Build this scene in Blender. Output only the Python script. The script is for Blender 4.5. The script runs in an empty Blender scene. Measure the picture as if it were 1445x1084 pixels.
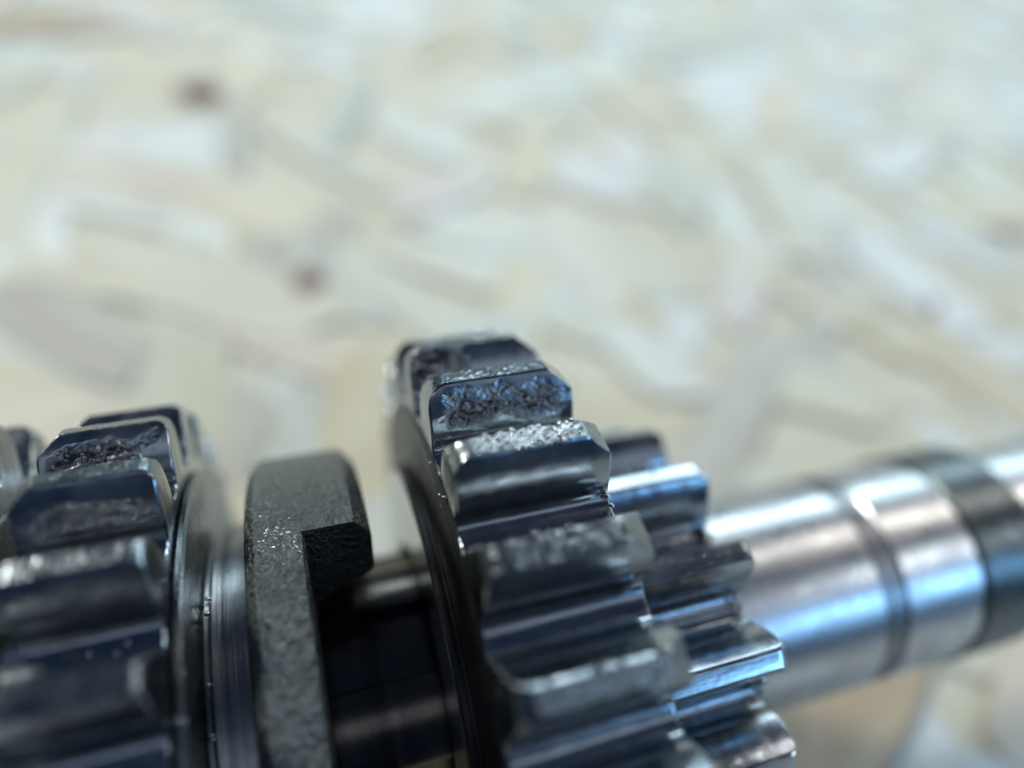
import bpy, bmesh, math, random
from mathutils import Vector, Matrix, noise
import numpy as np

# ------------------------------------------------------------------ frame of reference
# metres; X = shaft axis, Z = board normal, Y = away from the photographer
MM = 0.001
F_PX, CX, CY = 1000.0, 722.5, 542.0
def ray(x, y): return Vector(((x - CX) / F_PX, -(y - CY) / F_PX, -1.0))
a_c = ray(4200, 20).normalized()                 # shaft direction in camera space
n_c = a_c.cross(ray(722, -600)).normalized()      # board normal in camera space
if n_c.y < 0: n_c = -n_c
y_c = n_c.cross(a_c)
C2W = Matrix((a_c, y_c, n_c))                     # camera space -> world
AX_H = 33.2                                       # shaft axis height above the board, mm
D_AX, TH_CAM, NANG = 72.35, 21.387, 39.032        # camera to axis distance and angles
def pdir(psi):                                    # direction around the axis, psi from +Z towards +Y
    p = math.radians(psi); return Vector((0, math.sin(p), math.cos(p)))
cam_pos = (Vector((0, 0, AX_H)) + pdir(TH_CAM - NANG) * D_AX) * MM
def psi(theta): return theta - NANG

scene = bpy.context.scene
# ------------------------------------------------------------------ camera
cd = bpy.data.cameras.new('camera'); cam = bpy.data.objects.new('camera', cd)
scene.collection.objects.link(cam); scene.camera = cam
cam.matrix_world = Matrix.Translation(cam_pos) @ C2W.to_4x4()
cd.sensor_width = 36.0; cd.lens = 36.0 * F_PX / 1445.0
cd.clip_start = 0.002; cd.clip_end = 20.0
focus_pt = (Vector((13.5, 0, AX_H)) + pdir(psi(52.5)) * 30.5) * MM
view = C2W @ Vector((0, 0, -1))
cd.dof.use_dof = True
cd.dof.focus_distance = (focus_pt - cam_pos).dot(view)
cd.dof.aperture_fstop = 6.6
cd.dof.aperture_blades = 0
# ------------------------------------------------------------------ world and lamps
w = bpy.data.worlds.new('World'); scene.world = w; w.use_nodes = True
bg = w.node_tree.nodes['Background']
bg.inputs[0].default_value = (0.26, 0.47, 1.0, 1); bg.inputs[1].default_value = 0.08
def area(name, ps, slope, dist, sx, sy, power, col, spread=180):
    """rectangular lamp: psi around the shaft, slope = axial offset per unit distance, sx along the shaft"""
    l = bpy.data.lights.new(name, 'AREA'); l.shape = 'RECTANGLE'; l.size = sx; l.size_y = sy
    l.energy = power; l.color = col; l.spread = math.radians(spread)
    o = bpy.data.objects.new(name, l); scene.collection.objects.link(o)
    d = pdir(ps) * dist + Vector((slope * dist, 0, 0))
    o.location = Vector((0.02, 0, 0.032)) + d
    z = d.normalized(); x = Vector((1, 0, 0)); x = (x - z * x.dot(z)).normalized(); y = z.cross(x)
    o.rotation_euler = Matrix((x, y, z)).transposed().to_euler()
    return o
area('added_board_key', 44, -0.75, 0.95, 0.13, 0.13, 10.2, (0.97, 0.99, 0.93))  # added key to brighten the board, placed where the steel does not mirror it
area('far_window', 63, 0.55, 1.10, 1.90, 0.19, 10.0, (0.66, 0.88, 1.0))
area('ceiling_tube', 20, 1.00, 1.30, 1.10, 0.10, 4.8, (1.0, 0.97, 0.92))
area('ceiling_tube', -24, 1.18, 1.30, 0.90, 0.07, 3.6, (0.85, 0.95, 1.0))
area('ceiling_panel', -34, 0.25, 1.40, 2.20, 0.42, 2.0, (0.72, 0.84, 1.0))
area('added_glint_lamp', 53, 0.28, 0.90, 0.035, 0.035, 0.9, (0.88, 0.96, 1.0))  # small added lamp, only for glints on tooth tips, beads and dog ring
area('blue_window', -56, 0.92, 1.20, 1.10, 0.19, 7.5, (0.25, 0.56, 1.0))
scene.view_settings.view_transform = 'Standard'; scene.view_settings.look = 'None'
scene.view_settings.exposure = 0.0; scene.view_settings.gamma = 1.0
scene.render.engine = 'CYCLES'

# ------------------------------------------------------------------ helpers
def link(o, parent=None):
    scene.collection.objects.link(o)
    if parent is not None: o.parent = parent
    return o
def mesh_obj(name, me, mat, parent=None):
    o = bpy.data.objects.new(name, me)
    if mat is not None and not me.materials: me.materials.append(mat)
    return link(o, parent)
def tag(o, label=None, cat=None, group=None, kind=None):
    if label: o['label'] = label
    if cat: o['category'] = cat
    if group: o['group'] = group
    if kind: o['kind'] = kind
    return o
def thing(name, label, cat, loc):
    o = bpy.data.objects.new(name, None); o.empty_display_size = 0.005
    o.location = loc; link(o); return tag(o, label, cat)
def finish(me, angle=38):
    me.shade_smooth(); me.set_sharp_from_angle(angle=math.radians(angle)); return me
AXIS = Vector((0, 0, AX_H * MM))

def lathe(name, prof, seg=160, r_noise=None):
    """closed ring of revolution about X from an (x, r) outline in mm"""
    V = []; Fc = []; n = len(prof)
    for i in range(seg):
        t = 2 * math.pi * i / seg
        for x, r in prof: V.append((x * MM, r * math.sin(t) * MM, r * math.cos(t) * MM))
    for i in range(seg):
        j = (i + 1) % seg
        for k in range(n):
            l = (k + 1) % n
            Fc.append((i * n + k, i * n + l, j * n + l, j * n + k))
    me = bpy.data.meshes.new(name); me.from_pydata(V, [], Fc)
    bm = bmesh.new(); bm.from_mesh(me); bmesh.ops.recalc_face_normals(bm, faces=bm.faces); bm.to_mesh(me); bm.free()
    return finish(me, 25)

# ------------------------------------------------------------------ materials
class NT:
    def __init__(s, name):
        s.m = bpy.data.materials.new(name); s.m.use_nodes = True
        s.t = s.m.node_tree; s.b = s.t.nodes['Principled BSDF']
        s.tc = s.n('ShaderNodeTexCoord')
    def n(s, kind, **kw):
        nd = s.t.nodes.new(kind)
        for k, v in kw.items(): setattr(nd, k, v)
        return nd
    def l(s, a, b): s.t.links.new(a, b)
    def noise(s, scale, detail=4, rough=0.55, vec=None, stretch=None, dist=0.0):
        nd = s.n('ShaderNodeTexNoise'); nd.inputs['Scale'].default_value = scale
        nd.inputs['Detail'].default_value = detail; nd.inputs['Roughness'].default_value = rough
        nd.inputs['Distortion'].default_value = dist
        src = vec or s.tc.outputs['Object']
        if stretch:
            mp = s.n('ShaderNodeMapping'); mp.inputs['Scale'].default_value = stretch
            s.l(src, mp.inputs['Vector']); src = mp.outputs['Vector']
        s.l(src, nd.inputs['Vector']); return nd.outputs['Fac']
    def ramp(s, fac, stops):
        r = s.n('ShaderNodeValToRGB'); e = r.color_ramp.elements
        while len(e) < len(stops): e.new(0.5)
        for el, (p, c) in zip(e, stops):
            el.position = p; el.color = (*c, 1) if len(c) == 3 else c
        s.l(fac, r.inputs['Fac']); return r.outputs['Color']
    def rng(s, fac, a, b, c, d):
        r = s.n('ShaderNodeMapRange'); 
        for i, v in zip((1, 2, 3, 4), (a, b, c, d)): r.inputs[i].default_value = v
        s.l(fac, r.inputs[0]); return r.outputs[0]
    def math(s, op, a, b=None):
        m = s.n('ShaderNodeMath', operation=op)
        for i, v in enumerate((a, b)):
            if v is None: continue
            if isinstance(v, (int, float)): m.inputs[i].default_value = v
            else: s.l(v, m.inputs[i])
        return m.outputs[0]
    def mix(s, fac, a, b):
        m = s.n('ShaderNodeMix', data_type='RGBA')
        for sock, v in ((m.inputs[0], fac), (m.inputs[6], a), (m.inputs[7], b)):
            if isinstance(v, (int, float)): sock.default_value = v
            elif isinstance(v, tuple): sock.default_value = (*v, 1)
            else: s.l(v, sock)
        return m.outputs[2]
    def bump(s, h, dist, strength=1.0, prev=None):
        b = s.n('ShaderNodeBump'); b.inputs['Strength'].default_value = strength
        b.inputs['Distance'].default_value = dist; s.l(h, b.inputs['Height'])
        if prev is not None: s.l(prev, b.inputs['Normal'])
        return b.outputs['Normal']
    def attr(s, name):
        a = s.n('ShaderNodeAttribute', attribute_name=name); return a.outputs['Fac']
    def set(s, **kw):
        for k, v in kw.items():
            sock = s.b.inputs[k.replace('_', ' ')]
            if isinstance(v, (int, float)): sock.default_value = v
            elif isinstance(v, tuple): sock.default_value = (*v, 1)
            else: s.l(v, sock)
        return s.m

def mat_gear():
    s = NT('oiled_gear_steel')
    land = s.attr('land'); pit = s.attr('pit')
    n1 = s.noise(420, 5); n2 = s.noise(2600, 4, 0.6); n3 = s.noise(140, 3)
    grind = s.noise(1500, 3, 0.6, stretch=(0.06, 1, 1))
    col = s.mix(s.rng(n3, 0.35, 0.7, 0, 1), (0.34, 0.37, 0.39), (0.25, 0.27, 0.29))
    col = s.mix(land, col, s.mix(n1, (0.14, 0.16, 0.165), (0.26, 0.29, 0.295)))
    rust = s.mix(s.rng(s.noise(1300, 4), 0.5, 0.72, 0, 1), (0.13, 0.135, 0.15), (0.20, 0.165, 0.135))
    col = s.mix(pit, col, rust)
    stain = s.math('MULTIPLY', s.rng(s.noise(300, 4, 0.65, stretch=(0.35, 1, 1)), 0.52, 0.72, 0, 1), 0.55)
    col = s.mix(stain, col, (0.17, 0.145, 0.12))
    ro = s.math('ADD', s.rng(n1, 0.3, 0.75, 0.15, 0.29), s.math('MULTIPLY', stain, 0.15))
    ro = s.math('ADD', ro, s.math('MULTIPLY', land, 0.08))
    ro = s.math('ADD', ro, s.math('MULTIPLY', pit, 0.12))
    lump = s.noise(2300, 1.5, 0.45)
    h = s.math('ADD', s.math('MULTIPLY', grind, 0.12),
               s.math('ADD', s.math('MULTIPLY', s.math('MULTIPLY', lump, land), 0.30), s.math('MULTIPLY', s.math('MULTIPLY', n2, pit), 1.0)))
    nrm = s.bump(h, 0.00012, 1.0)
    nrm = s.bump(n3, 0.00006, 0.5, nrm)
    return s.set(Base_Color=col, Metallic=1.0, Roughness=ro, Normal=nrm, Coat_Weight=0.35, Coat_Roughness=0.12)
def mat_cast():
    s = NT('forged_dull_steel')
    n1 = s.noise(2800, 3, 0.6); n2 = s.noise(1500, 2); n3 = s.noise(160, 3)
    col = s.mix(s.rng(n2, 0.3, 0.7, 0, 1), (0.085, 0.094, 0.093), (0.135, 0.146, 0.142))
    h = s.math('ADD', s.math('MULTIPLY', n1, 1.0), s.math('MULTIPLY', n2, 0.9))
    col = s.mix(s.math('MULTIPLY', s.rng(s.noise(230, 3, 0.6), 0.52, 0.7, 0, 1), 0.3), col, (0.05, 0.05, 0.048))
    return s.set(Base_Color=col, Metallic=0.97, Roughness=s.rng(n3, 0.3, 0.7, 0.26, 0.38), Normal=s.bump(h, 0.00042, 1.0))
def mat_turned(name, c0, c1, r0, r1, lines=1.0, grime=0.5):
    s = NT(name)
    ln = s.noise(3400, 4, 0.7, stretch=(1, 0.015, 0.015)); ln2 = s.noise(900, 2, 0.5, stretch=(1, 0.02, 0.02))
    n1 = s.noise(330, 5, 0.6); n2 = s.noise(2200, 3, 0.5)
    col = s.mix(s.rng(ln2, 0.35, 0.65, 0, 1), c0, c1)
    col = s.mix(s.math('MULTIPLY', s.rng(n1, 0.5, 0.8, 0, 1), grime), col, (0.07, 0.065, 0.06))
    h = s.math('ADD', s.math('MULTIPLY', ln, lines), s.math('MULTIPLY', n2, 0.10))
    return s.set(Base_Color=col, Metallic=1.0, Roughness=s.rng(n1, 0.3, 0.75, r0, r1), Normal=s.bump(h, 0.00005, 0.7))
def mat_shaft():
    s = NT('ground_bright_steel')
    ln = s.noise(2600, 3, 0.7, stretch=(1, 0.02, 0.02)); n1 = s.noise(260, 5, 0.6)
    sm = s.noise(700, 5, 0.7, stretch=(0.12, 1, 1))
    oil = s.noise(1200, 2, 0.5)
    col = s.mix(s.rng(n1, 0.4, 0.75, 0, 1), (0.56, 0.55, 0.545), (0.40, 0.385, 0.38))
    h = s.math('ADD', s.math('MULTIPLY', ln, 0.35), s.math('ADD', s.math('MULTIPLY', oil, 0.30), s.math('MULTIPLY', sm, 0.5)))
    return s.set(Base_Color=col, Metallic=1.0, Roughness=s.rng(n1, 0.3, 0.7, 0.24, 0.36), Normal=s.bump(h, 0.00006, 0.9))
def mat_sleeve():
    s = NT('dark_oxide_steel')
    n1 = s.noise(700, 4, 0.6); ln = s.noise(2000, 3, 0.7, stretch=(1, 0.03, 0.03))
    col = s.mix(n1, (0.06, 0.072, 0.072), (0.15, 0.165, 0.165))
    return s.set(Base_Color=col, Metallic=0.8, Roughness=s.rng(n1, 0.3, 0.7, 0.22, 0.36), Normal=s.bump(s.math('ADD', n1, ln), 0.00007, 0.8))
def mat_oil_glint():
    s = NT('oil_glint_metal')
    return s.set(Base_Color=(0.30, 0.32, 0.33), Metallic=1.0, Roughness=0.09, Coat_Weight=1.0, Coat_Roughness=0.03)  # metal-coloured, so the beads glint like bumps in the steel
def mat_wood(name, stops, seedmul=1.0):
    s = NT(name)
    oi = s.n('ShaderNodeObjectInfo')
    vm = s.n('ShaderNodeVectorMath', operation='ADD'); cmb = s.n('ShaderNodeCombineXYZ')
    s.l(s.math('MULTIPLY', oi.outputs['Random'], 13.0), cmb.inputs[0]); s.l(s.math('MULTIPLY', oi.outputs['Random'], 7.0), cmb.inputs[1])
    s.l(s.tc.outputs['Object'], vm.inputs[0]); s.l(cmb.outputs[0], vm.inputs[1])
    v = vm.outputs[0]
    base = s.ramp(oi.outputs['Random'], stops)
    grain = s.noise(900, 4, 0.6, vec=v, stretch=(0.05, 1, 1)); broad = s.noise(120, 3, 0.5, vec=v, stretch=(0.15, 1, 1)); blot = s.noise(60, 3, 0.6, vec=v)
    col = s.mix(s.math('MULTIPLY', s.rng(grain, 0.45, 0.75, 0, 1), 0.45), base, (0.40, 0.33, 0.22))
    col = s.mix(s.math('MULTIPLY', s.rng(broad, 0.45, 0.8, 0, 1), 0.5), col, (0.80, 0.81, 0.74))
    col = s.mix(s.math('MULTIPLY', s.rng(blot, 0.55, 0.8, 0, 1), 0.4), col, (0.36, 0.31, 0.25))
    return s.set(Base_Color=col, Roughness=0.55, Normal=s.bump(grain, 0.0002, 0.5))

M_GEAR, M_CAST, M_SHAFT, M_SLEEVE, M_OIL_GLINT = mat_gear(), mat_cast(), mat_shaft(), mat_sleeve(), mat_oil_glint()
M_HUB = mat_turned('turned_steel', (0.42, 0.42, 0.41), (0.16, 0.16, 0.165), 0.24, 0.40, 1.8, 0.45)
M_FACE = mat_turned('faced_steel', (0.24, 0.25, 0.26), (0.17, 0.18, 0.185), 0.22, 0.36, 0.7, 0.35)
M_GROOVE = mat_turned('grey_groove_steel', (0.28, 0.28, 0.285), (0.18, 0.18, 0.185), 0.3, 0.45, 0.8, 0.5)  # darker grey than the journals on either side
M_POLISH = mat_turned('lapped_steel', (0.62, 0.61, 0.59), (0.54, 0.53, 0.51), 0.16, 0.24, 0.15, 0.15)
M_BOSS = mat_turned('oily_dark_boss_steel', (0.045, 0.045, 0.047), (0.025, 0.025, 0.027), 0.32, 0.46, 0.5, 0.6)
M_SPLINE = mat_turned('oily_spline_steel', (0.12, 0.10, 0.085), (0.07, 0.058, 0.05), 0.18, 0.30, 0.2, 0.5)
STRAND = [(0.0, (0.62, 0.57, 0.40)), (0.13, (0.68, 0.72, 0.64)), (0.26, (0.56, 0.47, 0.30)), (0.40, (0.77, 0.79, 0.72)), (0.53, (0.46, 0.49, 0.44)),
          (0.65, (0.68, 0.61, 0.41)), (0.77, (0.64, 0.55, 0.48)), (0.89, (0.77, 0.82, 0.80)), (1.0, (0.44, 0.41, 0.34))]
M_STRAND = mat_wood('wood_strand', STRAND)
M_BROWN = mat_wood('brown_strand', [(0, (0.52, 0.38, 0.25)), (1, (0.50, 0.38, 0.25))])
M_BASE = mat_wood('strand_bed', [(0, (0.62, 0.57, 0.43)), (1, (0.62, 0.57, 0.43))])
def mat_knot():
    s = NT('knot_wood'); n = s.noise(500, 4)
    return s.set(Base_Color=s.mix(n, (0.13, 0.045, 0.035), (0.24, 0.10, 0.07)), Roughness=0.6)
M_KNOT = mat_knot()

# ------------------------------------------------------------------ the board: oriented strand board
def pix_on_board(px, py, z=0.0):
    d = C2W @ ray(px, py); t = (z - cam_pos.z) / d.z; return cam_pos + d * t
board_c = pix_on_board(722, 300)
rnd = random.Random(11)
bm = bmesh.new()
bmesh.ops.create_cube(bm, size=1.0, matrix=Matrix.Translation((0.1, 0.25, -0.0067)) @ Matrix.Diagonal((2.2, 1.8, 0.012, 1)))
bmesh.ops.bevel(bm, geom=bm.edges[:], offset=0.0008, segments=1)
me = bpy.data.meshes.new('strand_board'); bm.to_mesh(me); bm.free()
board = mesh_obj('strand_board', me, M_BASE); tag(board, 'pale strand board lying under the gear shaft', None, None, 'structure')

def strand_verts(L, Wd, rr):
    """outline of one flake: long, with torn slanted ends"""
    n = 7; top = []; bot = []
    s0, s1 = rr.uniform(-.5, .5) * Wd, rr.uniform(-.5, .5) * Wd
    for i in range(n):
        t = i / (n - 1); x = -L / 2 + L * t
        top.append((x + (s0 if i == 0 else s1 if i == n - 1 else 0) * .8, Wd / 2 * (1 - .25 * abs(2 * t - 1) ** 3) + rr.uniform(-.05, .05) * Wd))
        bot.append((x - (s0 if i == 0 else s1 if i == n - 1 else 0) * .8, -Wd / 2 * (1 - .25 * abs(2 * t - 1) ** 3) + rr.uniform(-.05, .05) * Wd))
    return bot + top[::-1]
def add_strand(V, Fc, x, y, z, ang, L, Wd, th, tilt, roll, rr):
    out = strand_verts(L, Wd, rr); n = len(out); b = len(V)
    R = Matrix.Rotation(ang, 3, 'Z') @ Matrix.Rotation(tilt, 3, 'Y') @ Matrix.Rotation(roll, 3, 'X')
    bow = rr.uniform(-.5, 1.0) * 0.0003
    for zz in (th / 2, -th / 2):
        for (px, py) in out:
            V.append(R @ Vector((px, py, zz + bow * (1 - (2 * px / L) ** 2))) + Vector((x, y, z)))
    Fc.append(tuple(range(b, b + n))); Fc.append(tuple(range(b + 2 * n - 1, b + n - 1, -1)))
    for i in range(n):
        j = (i + 1) % n; Fc.append((b + j, b + i, b + n + i, b + n + j))
ps = [pix_on_board(*p) for p in ((-150, -60), (1600, -60), (1600, 1150), (-150, 1150))]
def in_view(x, y):
    d = C2W.transposed() @ (Vector((x, y, 0)) - cam_pos)
    if d.z > -0.01: return False
    px = CX + F_PX * d.x / -d.z; py = CY - F_PX * d.y / -d.z
    return -160 < px < 1600 and -120 < py < 1180
cand = []
xs = [p.x for p in ps]; ys = [p.y for p in ps]
tries = 0
while len(cand) < 294 and tries < 20000:
    tries += 1
    x = rnd.uniform(min(xs) - .03, max(xs) + .03); y = rnd.uniform(min(ys) - .03, max(ys) + .03)
    if not in_view(x, y): continue
    cand.append((x, y))
for i, (x, y) in enumerate(cand):
    V = []; Fc = []
    L = rnd.uniform(.020, .060); Wd = rnd.uniform(.006, .018)
    ang = rnd.gauss(math.radians(105), .8) if rnd.random() < .8 else rnd.uniform(0, math.pi)
    z = -.0002 + .0004 * (i / 299)
    add_strand(V, Fc, 0, 0, 0, 0, L, Wd, rnd.uniform(.0002, .0003), 0, 0, rnd)
    me = bpy.data.meshes.new('strand'); me.from_pydata(V, [], Fc); me.materials.append(M_STRAND)
    o = bpy.data.objects.new('strand', me); o.location = (x, y, z)
    o.rotation_euler = (rnd.gauss(0, .007), rnd.gauss(0, .003), ang); link(o, board)
# a few browner flakes that stand out in the picture
for (px, py, L, Wd, an) in ((1180, 1050, .040, .013, 30), (1110, 1030, .030, .010, 60), (40, 30, .045, .010, 20)):
    V = []; Fc = []; p = pix_on_board(px, py, .0006)
    add_strand(V, Fc, 0, 0, 0, 0, L, Wd, .0003, 0, 0, rnd)
    me = bpy.data.meshes.new('strand'); me.from_pydata(V, [], Fc); me.materials.append(M_BROWN)
    o = bpy.data.objects.new('strand', me); o.location = p; o.rotation_euler = (0, 0, math.radians(an)); link(o, board)
# the flakes beyond the picture, joined
V = []; Fc = []
for i in range(1500):
    x = rnd.uniform(-.8, 1.0); y = rnd.uniform(-.6, 1.1)
    if in_view(x, y) and rnd.random() < .0: continue
    add_strand(V, Fc, x, y, -.0010 + rnd.uniform(0, .0004), rnd.gauss(math.radians(112), .6), rnd.uniform(.04, .10), rnd.uniform(.010, .024), .0007, rnd.gauss(0, .006), rnd.gauss(0, .015), rnd)
me = bpy.data.meshes.new('outer_strands'); me.from_pydata(V, [], Fc); me.materials.append(M_STRAND)
tag(mesh_obj('outer_strands', me, None, board), None, None, None, 'stuff')
# brown knots and bark flecks pressed into the flakes
for (px, py, w1, w2, an) in ((283, 128, .0060, .0052, .3), (437, 392, .0034, .0028, .6), (1318, 432, .0026, .0015, 1.0), (1420, 330, .0030, .0022, 0), (820, 640, .0018, .0022, 0.2)):
    p = pix_on_board(px, py, .0009); V = []; n = 14
    for i in range(n):
        t = 2 * math.pi * i / n; r = rnd.uniform(.8, 1.15); q = Matrix.Rotation(an, 2) @ Vector((w1 * r * math.cos(t), w2 * r * math.sin(t)))
        V.append((q.x, q.y, 0))
    V += [(v[0] * .7, v[1] * .7, .0004) for v in V]
    Fc = [tuple(range(n, 2 * n))] + [(i, (i + 1) % n, n + (i + 1) % n, n + i) for i in range(n)] + [tuple(range(n - 1, -1, -1))]
    me = bpy.data.meshes.new('knot'); me.from_pydata(V, [], Fc)
    o = mesh_obj('knot', me, M_KNOT, board); o.location = p

# ------------------------------------------------------------------ gear teeth
class GearSpec:
    def __init__(s, N, Rt, m, x0, x1, Rin, c0, c1, round0=False, round1=False, thick=1.0):
        s.N, s.Rt, s.m, s.x0, s.x1, s.Rin = N, Rt, m, x0, x1, Rin
        s.Rp = Rt - m; s.Rr = s.Rp - 1.22 * m; s.rb = s.Rp * math.cos(math.radians(20))
        s.c0, s.c1, s.round0, s.round1 = c0, c1, round0, round1
        s.hp = math.pi / (2 * N) * 0.97 * thick; s.pitch = 2 * math.pi / N
    def half(s, r):
        def inv(x): return math.tan(x) - x
        ap = math.acos(s.rb / s.Rp); ar = math.acos(min(1, s.rb / max(r, s.rb)))
        return s.hp + inv(ap) - inv(ar)
    def rtip(s, x):
        def drop(d, c, rd):
            if d >= c: return 0
            return c * (1 - math.sqrt(max(0, 1 - (1 - d / c) ** 2))) if rd else (c - d) * .85
        return s.Rt - drop(x - s.x0, s.c0, s.round0) - drop(s.x1 - x, s.c1, s.round1)
    def profile(s, rt, e, nf, nl):
        """half outline from the tooth gap to the tip centre: (angle, r, kind) ; kind 0 root, 1 flank, 2 land"""
        P = []
        fil = .42 * s.m; rr = s.Rr - e
        r1 = s.Rr + fil; h1 = s.half(r1) - e / r1
        g = s.pitch / 2
        fw = fil * 1.1 / s.Rr
        a_end = min(g - 1e-4, h1 + fw)
        for i in range(3): P.append((g + (a_end - g) * i / 3, rr, 0, 0))
        for i in range(6):                                   # root fillet
            t = i / 6 * math.pi / 2
            P.append((a_end - (a_end - h1) * math.sin(t), rr + (r1 - rr) * (1 - math.cos(t)), 1, 1 - i / 60))
        rc = rt - .12; 
        for i in range(nf + 1):
            r = r1 + (rc - r1) * i / nf
            P.append((s.half(r) - e / r, r, 1, .9 - .9 * i / nf))
        hl = s.half(rt) - .10 / rt - e / rt
        P.append((hl + .03 / rt, rt - .035, 2, 0))
        for i in range(nl): P.append((hl * (1 - i / nl), rt, 2, 0))
        P.append((0, rt, 2, 0))
        return P

def tooth_mesh(name, g, nx=70, nf=26, nl=7, seed=0, pits=None, rough=.03, chips=0.0, lk=1.0):
    """one tooth with its share of the rim, centred on psi=0 about X. pits = (side, s0, s1, x0, x1, depth)"""
    L = g.x1 - g.x0; xs = [g.x0, g.x0 + .05, g.x0 + .14]
    xs += [g.x0 + .14 + (L - .28) * i / nx for i in range(1, nx)] + [g.x1 - .14, g.x1 - .05, g.x1]
    off = Vector((seed * 17.3, seed * 5.1, seed * 9.7))
    V = []; land = []; pit = []; rows = []
    for k, x in enumerate(xs):
        d = min(x - g.x0, g.x1 - x); e = max(0, .14 - d) * .9
        half = g.profile(g.rtip(x) - e, e, nf, nl)
        full = [(-a, r, kd, sp) for a, r, kd, sp in half] + [(a, r, kd, sp) for a, r, kd, sp in half[-2::-1]]
        row = []
        for i, (a, r, kd, sp) in enumerate(full):
            pa, pr = full[max(0, i - 1)][:2]; na, nr = full[min(len(full) - 1, i + 1)][:2]
            tx = nr * math.sin(na) - pr * math.sin(pa); tz = nr * math.cos(na) - pr * math.cos(pa)
            ll = math.hypot(tx, tz) or 1; nx_, nz_ = -tz / ll, tx / ll
            p = Vector((x, r * math.sin(a), r * math.cos(a)))
            q = p + off; disp = 0.0; lv = lk if kd == 2 else 0.0; pv = 0.0
            if kd == 2:
                disp += rough * (noise.noise(q * 2.6) + .6 * noise.noise(q * 6.0)) - .02
                if chips: disp -= chips * max(0, noise.noise(q * .9) - .15)
            elif kd == 1:
                disp += .012 * noise.noise(q * 1.1)
            if kd == 0 or i in (0, len(full) - 1): disp = 0.0
            if pits and a != 0 and (a < 0) == (pits[0] < 0) and kd in (1, 2):
                _, s0, s1, px0, px1, dep = pits
                ed = noise.noise(q * .55) * .26 + noise.noise(q * 2.2) * .09
                ms = min((sp - s0) / .22, (s1 - sp) / .22) + ed * 3.2
                mx = min((x - px0) / 1.6, (px1 - x) / 1.6) + ed * 3.2
                mk = max(0, min(1, ms, mx))
                if kd == 2: mk *= .35
                if mk > 0:
                    w3 = Vector((q.x * .9, q.y * 2.4, q.z * 2.4)) + noise.noise_vector(q * 1.3) * .7
                    vd = noise.voronoi(w3)[0]
                    crack = max(0, 1 - (vd[1] - vd[0]) * 7)
                    rid = abs(noise.noise(w3 * 1.3)) + .5 * abs(noise.noise(w3 * 2.9)) + .28 * abs(noise.noise(w3 * 6.1)) + .16 * abs(noise.noise(w3 * 12))
                    shelf = .5 + .5 * math.tanh(5 * noise.noise(w3 * .7))
                    disp -= dep * mk * (.25 + .8 * rid * (.4 + shelf) + .35 * shelf + .28 * crack)
                    pv = mk
            p.y += nx_ * disp; p.z += nz_ * disp
            row.append(len(V)); V.append(p * MM); land.append(lv); pit.append(pv)
        rows.append((row, full))
    Fc = []
    for k in range(len(rows) - 1):
        A, B = rows[k][0], rows[k + 1][0]
        for i in range(len(A) - 1): Fc.append((A[i], A[i + 1], B[i + 1], B[i]))
    for k, sgn in ((0, -1), (len(rows) - 1, 1)):             # end faces down to the inner radius
        row, full = rows[k]; x = xs[k]; inn = []
        nn = len(row)
        mid = []
        for i in range(nn):
            a = -g.pitch / 2 + g.pitch * i / (nn - 1)
            inn.append(len(V)); V.append(Vector((x, g.Rin * math.sin(a), g.Rin * math.cos(a))) * MM); land.append(0); pit.append(0)
        for i in range(nn - 1):
            f = (row[i], row[i + 1], inn[i + 1], inn[i])
            Fc.append(f if sgn > 0 else f[::-1])
    me = bpy.data.meshes.new(name); me.from_pydata(V, [], Fc)
    bm = bmesh.new(); bm.from_mesh(me); bmesh.ops.recalc_face_normals(bm, faces=bm.faces)
    c = max(bm.faces, key=lambda f: f.calc_center_median().z)
    if c.normal.z < 0: bmesh.ops.reverse_faces(bm, faces=bm.faces[:])
    bm.to_mesh(me); bm.free()
    for nm, dat in (('land', land), ('pit', pit)):
        at = me.attributes.new(nm, 'FLOAT', 'POINT'); at.data.foreach_set('value', dat)
    me.materials.append(M_GEAR)
    return finish(me, 42)

def put_teeth(parent, g, phase_theta, meshes, special):
    for k in range(g.N):
        kk = k if k <= g.N // 2 else k - g.N
        me = special.get(kk, meshes[k % len(meshes)])
        o = bpy.data.objects.new('tooth', me); link(o, parent)
        o.rotation_euler = (-math.radians(psi(phase_theta) + 360 / g.N * kk), 0, 0)
        if kk in special_labels.get(parent.name, {}): o['label'] = special_labels[parent.name][kk]

def drops(parent, pts, seed, name='oil_glint_drops'):
    """flattened beads, oil and added glint points: (x, theta, r, size) in mm / degrees"""
    rr = random.Random(seed); bm = bmesh.new()
    for x, th, r, sz in pts:
        c = (Vector((x, 0, 0)) + pdir(psi(th)) * r) * MM
        up = pdir(psi(th)); rot = up.to_track_quat('Z', 'Y').to_matrix().to_4x4()
        s = sz * MM
        bmesh.ops.create_icosphere(bm, subdivisions=2, radius=1, matrix=Matrix.Translation(c) @ rot @ Matrix.Diagonal((s * rr.uniform(.8, 1.4), s * rr.uniform(.8, 1.4), s * .38, 1)))
    me = bpy.data.meshes.new(name); bm.to_mesh(me); bm.free(); me.shade_smooth()
    return tag(mesh_obj(name, me, M_OIL_GLINT, parent), None, None, None, 'stuff')

special_labels = {}
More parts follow.
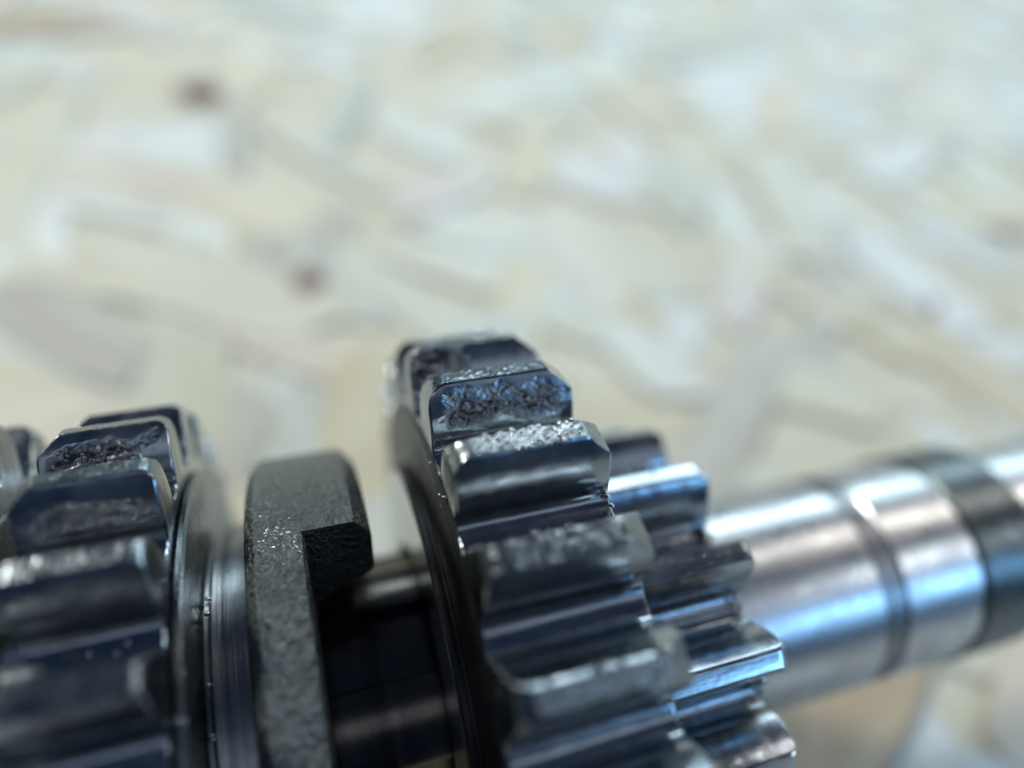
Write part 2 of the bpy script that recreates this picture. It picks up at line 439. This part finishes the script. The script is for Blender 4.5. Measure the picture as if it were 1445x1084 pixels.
# ------------------------------------------------------------------ the shaft
shaft = thing('gear_shaft', 'bright ground steel shaft carrying the gears, with a dark collar near its end', 'shaft', AXIS)
def P(name, prof, mat, parent, seg=160): return mesh_obj(name, lathe(name, prof, seg), mat, parent)
P('journal', [(28.0, 3), (28.0, 11.15), (49.2, 11.25), (49.35, 11.10), (49.35, 3)], M_SHAFT, shaft)
P('retaining_groove', [(49.2, 3), (49.2, 10.97), (52.2, 10.97), (52.2, 3)], M_GROOVE, shaft)
P('journal', [(52.05, 3), (52.05, 11.10), (52.2, 11.25), (61.2, 11.25), (61.5, 10.95), (61.5, 3)], M_SHAFT, shaft)
P('collar', [(61.4, 3), (61.4, 11.25), (61.8, 11.60), (69.6, 11.60), (70.2, 11.15), (70.2, 3)], M_SLEEVE, shaft)
P('shaft_end', [(70.0, 3), (70.0, 10.3), (110, 10.3), (111, 9.3), (111, 3)], M_SHAFT, shaft)
# splined length under the gears, one solid with six keys and the grooves between
def spline_mesh():
    V = []; Fc = []; outl = []
    for k in range(6):
        c = math.radians(psi(8) + 60 * k)
        for da, r in ((-17, 10.9), (-15.5, 12.2), (-13, 12.4), (0, 12.4), (13, 12.4), (15.5, 12.2), (17, 10.9), (30, 10.9)):
            t = c + math.radians(da); outl.append((math.sin(t) * r, math.cos(t) * r))
    n = len(outl); X = [-60, -30, 0, 12, 24, 30]
    for x in X:
        for y, z in outl: V.append((x * MM, y * MM, z * MM))
    for i in range(len(X) - 1):
        for k in range(n):
            l = (k + 1) % n; Fc.append((i * n + k, i * n + l, (i + 1) * n + l, (i + 1) * n + k))
    Fc.append(tuple(range(n))); Fc.append(tuple(range(len(V) - 1, len(V) - n - 1, -1)))
    me = bpy.data.meshes.new('spline'); me.from_pydata(V, [], Fc)
    bm = bmesh.new(); bm.from_mesh(me); bmesh.ops.recalc_face_normals(bm, faces=bm.faces); bm.to_mesh(me); bm.free()
    return finish(me, 35)
mesh_obj('splined_section', spline_mesh(), M_SPLINE, shaft)

# ------------------------------------------------------------------ large gear (middle)
big = thing('large_gear', 'largest oily steel spur gear with a chewed, pitted tooth on top', 'gear', AXIS)
gB = GearSpec(25, 31.8, 2.35, 8.0, 19.2, 24.6, 1.7, 1.75, round0=True)
tb = [tooth_mesh('tooth', gB, nx=90, nf=22, nl=10, seed=i + 1, rough=.022, chips=.10) for i in range(3)]
t2 = tooth_mesh('tooth', gB, nx=170, nf=70, nl=14, seed=7, pits=(-1, .08, .74, 8.6, 19.4, .17), rough=.025, lk=.3)
t1 = tooth_mesh('tooth', gB, nx=120, nf=50, nl=12, seed=5, pits=(-1, -.7, .55, 7.4, 13.2, .42), rough=.04)
special_labels['large_gear'] = {2: 'tooth with its whole flank pitted and flaking', 3: 'tooth with a chip near one end'}
put_teeth(big, gB, 31.3, tb, {2: t2, 3: t1})
P('gear_body', [(6.62, 13), (6.62, 20.2), (6.8, 20.4), (7.0, 20.4), (7.05, 20.2), (7.2, 20.2), (7.25, 20.4), (7.5, 20.4), (7.55, 20.3), (7.7, 23.8), (7.75, 24.2), (7.7, 26.0), (7.95, 26.35), (8.1, 26.35), (8.1, 24.7), (19.1, 24.7), (18.6, 22.6), (18.6, 13)], M_BOSS, big, 240)
P('boss_face', [(6.55, 13), (6.55, 19.9), (6.7, 20.1), (6.9, 20.1), (6.9, 13)], M_POLISH, big, 240)

# ------------------------------------------------------------------ pinion (right)
pin = thing('pinion_gear', 'small coarse-toothed pinion between the largest gear and the bright shaft', 'gear', AXIS)
gP = GearSpec(15, 20.3, 2.35, 19.3, 32.2, 14.2, .6, 1.0, round1=True, thick=0.98)
tp = [tooth_mesh('tooth', gP, nx=90, nf=24, nl=10, seed=20 + i, rough=.002, lk=.03) for i in range(3)]
tw = tooth_mesh('tooth', gP, nx=140, nf=44, nl=12, seed=31, pits=(-1, .25, .55, 27.0, 30.5, .10), rough=.002, lk=.03)
put_teeth(pin, gP, 31.3, tp, {0: tw})
P('gear_body', [(19.2, 13), (19.2, 14.3), (32.15, 14.3), (32.0, 13.5), (32.3, 12.8), (32.3, 11.3), (30.5, 11.2), (30.5, 13)], M_FACE, pin, 160)

# ------------------------------------------------------------------ sliding gear with fork groove and dog ring (left)
sld = thing('sliding_gear', 'sliding steel gear with a turned fork groove and a rough dog ring', 'gear', AXIS)
gL = GearSpec(24, 29.0, 2.25, -19.4, -10.5, 22.4, 1.6, 1.0, round1=True)
tl = [tooth_mesh('tooth', gL, nx=80, nf=22, nl=10, seed=40 + i, rough=.03, lk=.5) for i in range(3)]
l2 = tooth_mesh('tooth', gL, nx=150, nf=60, nl=12, seed=51, pits=(-1, .16, .80, -19.8, -11.8, .24), rough=.03)
l3 = tooth_mesh('tooth', gL, nx=150, nf=60, nl=12, seed=57, pits=(-1, .25, .75, -19.0, -11.6, .13), rough=.03)
special_labels['sliding_gear'] = {1: 'tooth with shallow pitting along its flank', 2: 'tooth with a torn, deeply spalled flank'}
put_teeth(sld, gL, 43.9, tl, {1: l3, 2: l2})
P('gear_body', [(-19.4, 13), (-19.4, 22.5), (-10.6, 22.5), (-10.5, 22.7), (-10.3, 22.95), (-9.95, 23.0), (-9.75, 22.8), (-9.75, 20), (-9.9, 19), (-9.9, 13)], M_FACE, sld, 240)
P('fork_groove', [(-10.0, 13), (-10.0, 17.2), (-9.7, 16.7), (-9.4, 16.7), (-9.1, 17.3), (-9.0, 17.6), (-6.6, 17.6), (-6.3, 17.3), (-5.9, 17.3), (-5.9, 13)], M_HUB, sld, 240)
def dog_ring():
    """ring and three square dogs with chamfered ends as one lathe-like mesh"""
    seg = 360; V = []; Fc = []
    R0, Ri, x0 = 22.9, 14.5, -6.1
    def outline(dog):
        xe = 2.9 if dog else -1.8
        ch = 1.15 if dog else .25
        return [(x0 + .5, Ri), (x0, Ri + .4), (x0, R0 - 1.3), (x0 + .25, R0 - .6), (x0 + .8, R0 - .1), (x0 + 1.3, R0), (x0 + 2.2, R0), (xe - ch - .6 if dog else xe - .7, R0), (xe - ch, R0 - .03), (xe - .06, R0 - ch * 1.25), (xe, R0 - ch * 1.25 - .3), (xe, Ri + 3 if dog else Ri + .3), (xe - .3, Ri + 2.6 if dog else Ri), (-1.8 - .5, Ri)]
    bm = bmesh.new()
    def solid(a0, a1, dog, steps, bev):
        rings = []
        for i in range(steps + 1):
            t = math.radians(psi(a0 + (a1 - a0) * i / steps))
            rings.append([bm.verts.new((x * MM, r * math.sin(t) * MM, r * math.cos(t) * MM)) for x, r in outline(dog)])
        n = len(rings[0])
        for i in range(steps):
            for k in range(n): bm.faces.new((rings[i][k], rings[i][(k + 1) % n], rings[i + 1][(k + 1) % n], rings[i + 1][k]))
        bm.faces.new(rings[0]); bm.faces.new(rings[-1][::-1])
    bounds = [(52.5, 102.5), (172.5, 222.5), (292.5, 342.5)]
    for k, (s, e) in enumerate(bounds):
        solid(s, e, True, 60, 0)
        nxt = bounds[(k + 1) % 3][0] + (360 if k == 2 else 0)
        solid(e, nxt, False, 80, 0)
    bmesh.ops.remove_doubles(bm, verts=bm.verts, dist=2e-6)
    bmesh.ops.recalc_face_normals(bm, faces=bm.faces)
    me = bpy.data.meshes.new('dog_ring'); bm.to_mesh(me); bm.free()
    return finish(me, 30)
mesh_obj('dog_ring', dog_ring(), M_CAST, sld)

# ------------------------------------------------------------------ gear at the far left edge
far = thing('end_gear', 'blurred steel gear beside the sliding gear, showing one tooth end', 'gear', AXIS)
gE = GearSpec(24, 29.6, 2.25, -31.0, -23.6, 22.6, 1.4, 1.4, round1=True)
te = [tooth_mesh('tooth', gE, nx=50, nf=16, nl=6, seed=70, rough=.03)]
put_teeth(far, gE, 101.0, te, {})
P('gear_body', [(-31, 13), (-31, 22.7), (-23.65, 22.7), (-23.4, 22.4), (-23.4, 13)], M_FACE, far, 200)

# ------------------------------------------------------------------ beads of oil, some added only for glints
rr = random.Random(5)
def U(a, b): return rr.uniform(a, b)
drops(big, [(U(7.7, 8.4), U(44, 56), U(25.2, 26.6), U(.05, .14)) for _ in range(26)]
      + [(U(9.8, 17.0), 45.7 + U(-1.6, 1.6), 31.78, U(.07, .22)) for _ in range(120)]
      + [(U(9.8, 17.2), 31.3 + U(-1.7, 1.7), 31.78, U(.07, .20)) for _ in range(70)]
      + [(U(9.8, 17.2), 16.9 + U(-1.7, 1.7), 31.78, U(.07, .20)) for _ in range(60)]
      + [(U(18.8, 19.2), 38 + U(-3, 3), U(26.6, 27.2), U(.10, .2)) for _ in range(6)], 1)
drops(pin, [(U(31.4, 31.9), th + U(-3, 3), U(15.1, 16.5), U(.12, .3)) for th in (43.5, 19.5, -4.5) for _ in range(9)]
      + [(U(19, 31), 31.3 + U(-2.5, 2.5), 20.3, U(.04, .09)) for _ in range(30)]
      + [(U(27, 30), 55.3 + U(1, 3), 20.3, U(.15, .25)) for _ in range(3)]
      + [(U(30.8, 31.7), 7.3 + U(-4, 4), U(19.3, 20.3), U(.06, .16)) for _ in range(18)], 2)
drops(sld, [(U(-10.4, -9.8), th + U(-1, 1), U(22.8, 23.1), U(.10, .2)) for th in (48, 44, 31, 24) for _ in range(2)]
      + [(-9.4, th + U(-1, 1), 17.0, U(.12, .22)) for th in (55, 50, 33, 22)]
      + [(U(-18.4, -11), th + U(-1, 1), U(24.0, 24.3), U(.10, .24)) for th in (66.4, 51.4, 36.5, 36.3) for _ in range(3)]
      + [(U(-5.2, -2.1), rr.gauss(52.5, 3), 22.88, U(.04, .11)) for _ in range(80)], 3)  # beads added on the dog ring just to catch glints
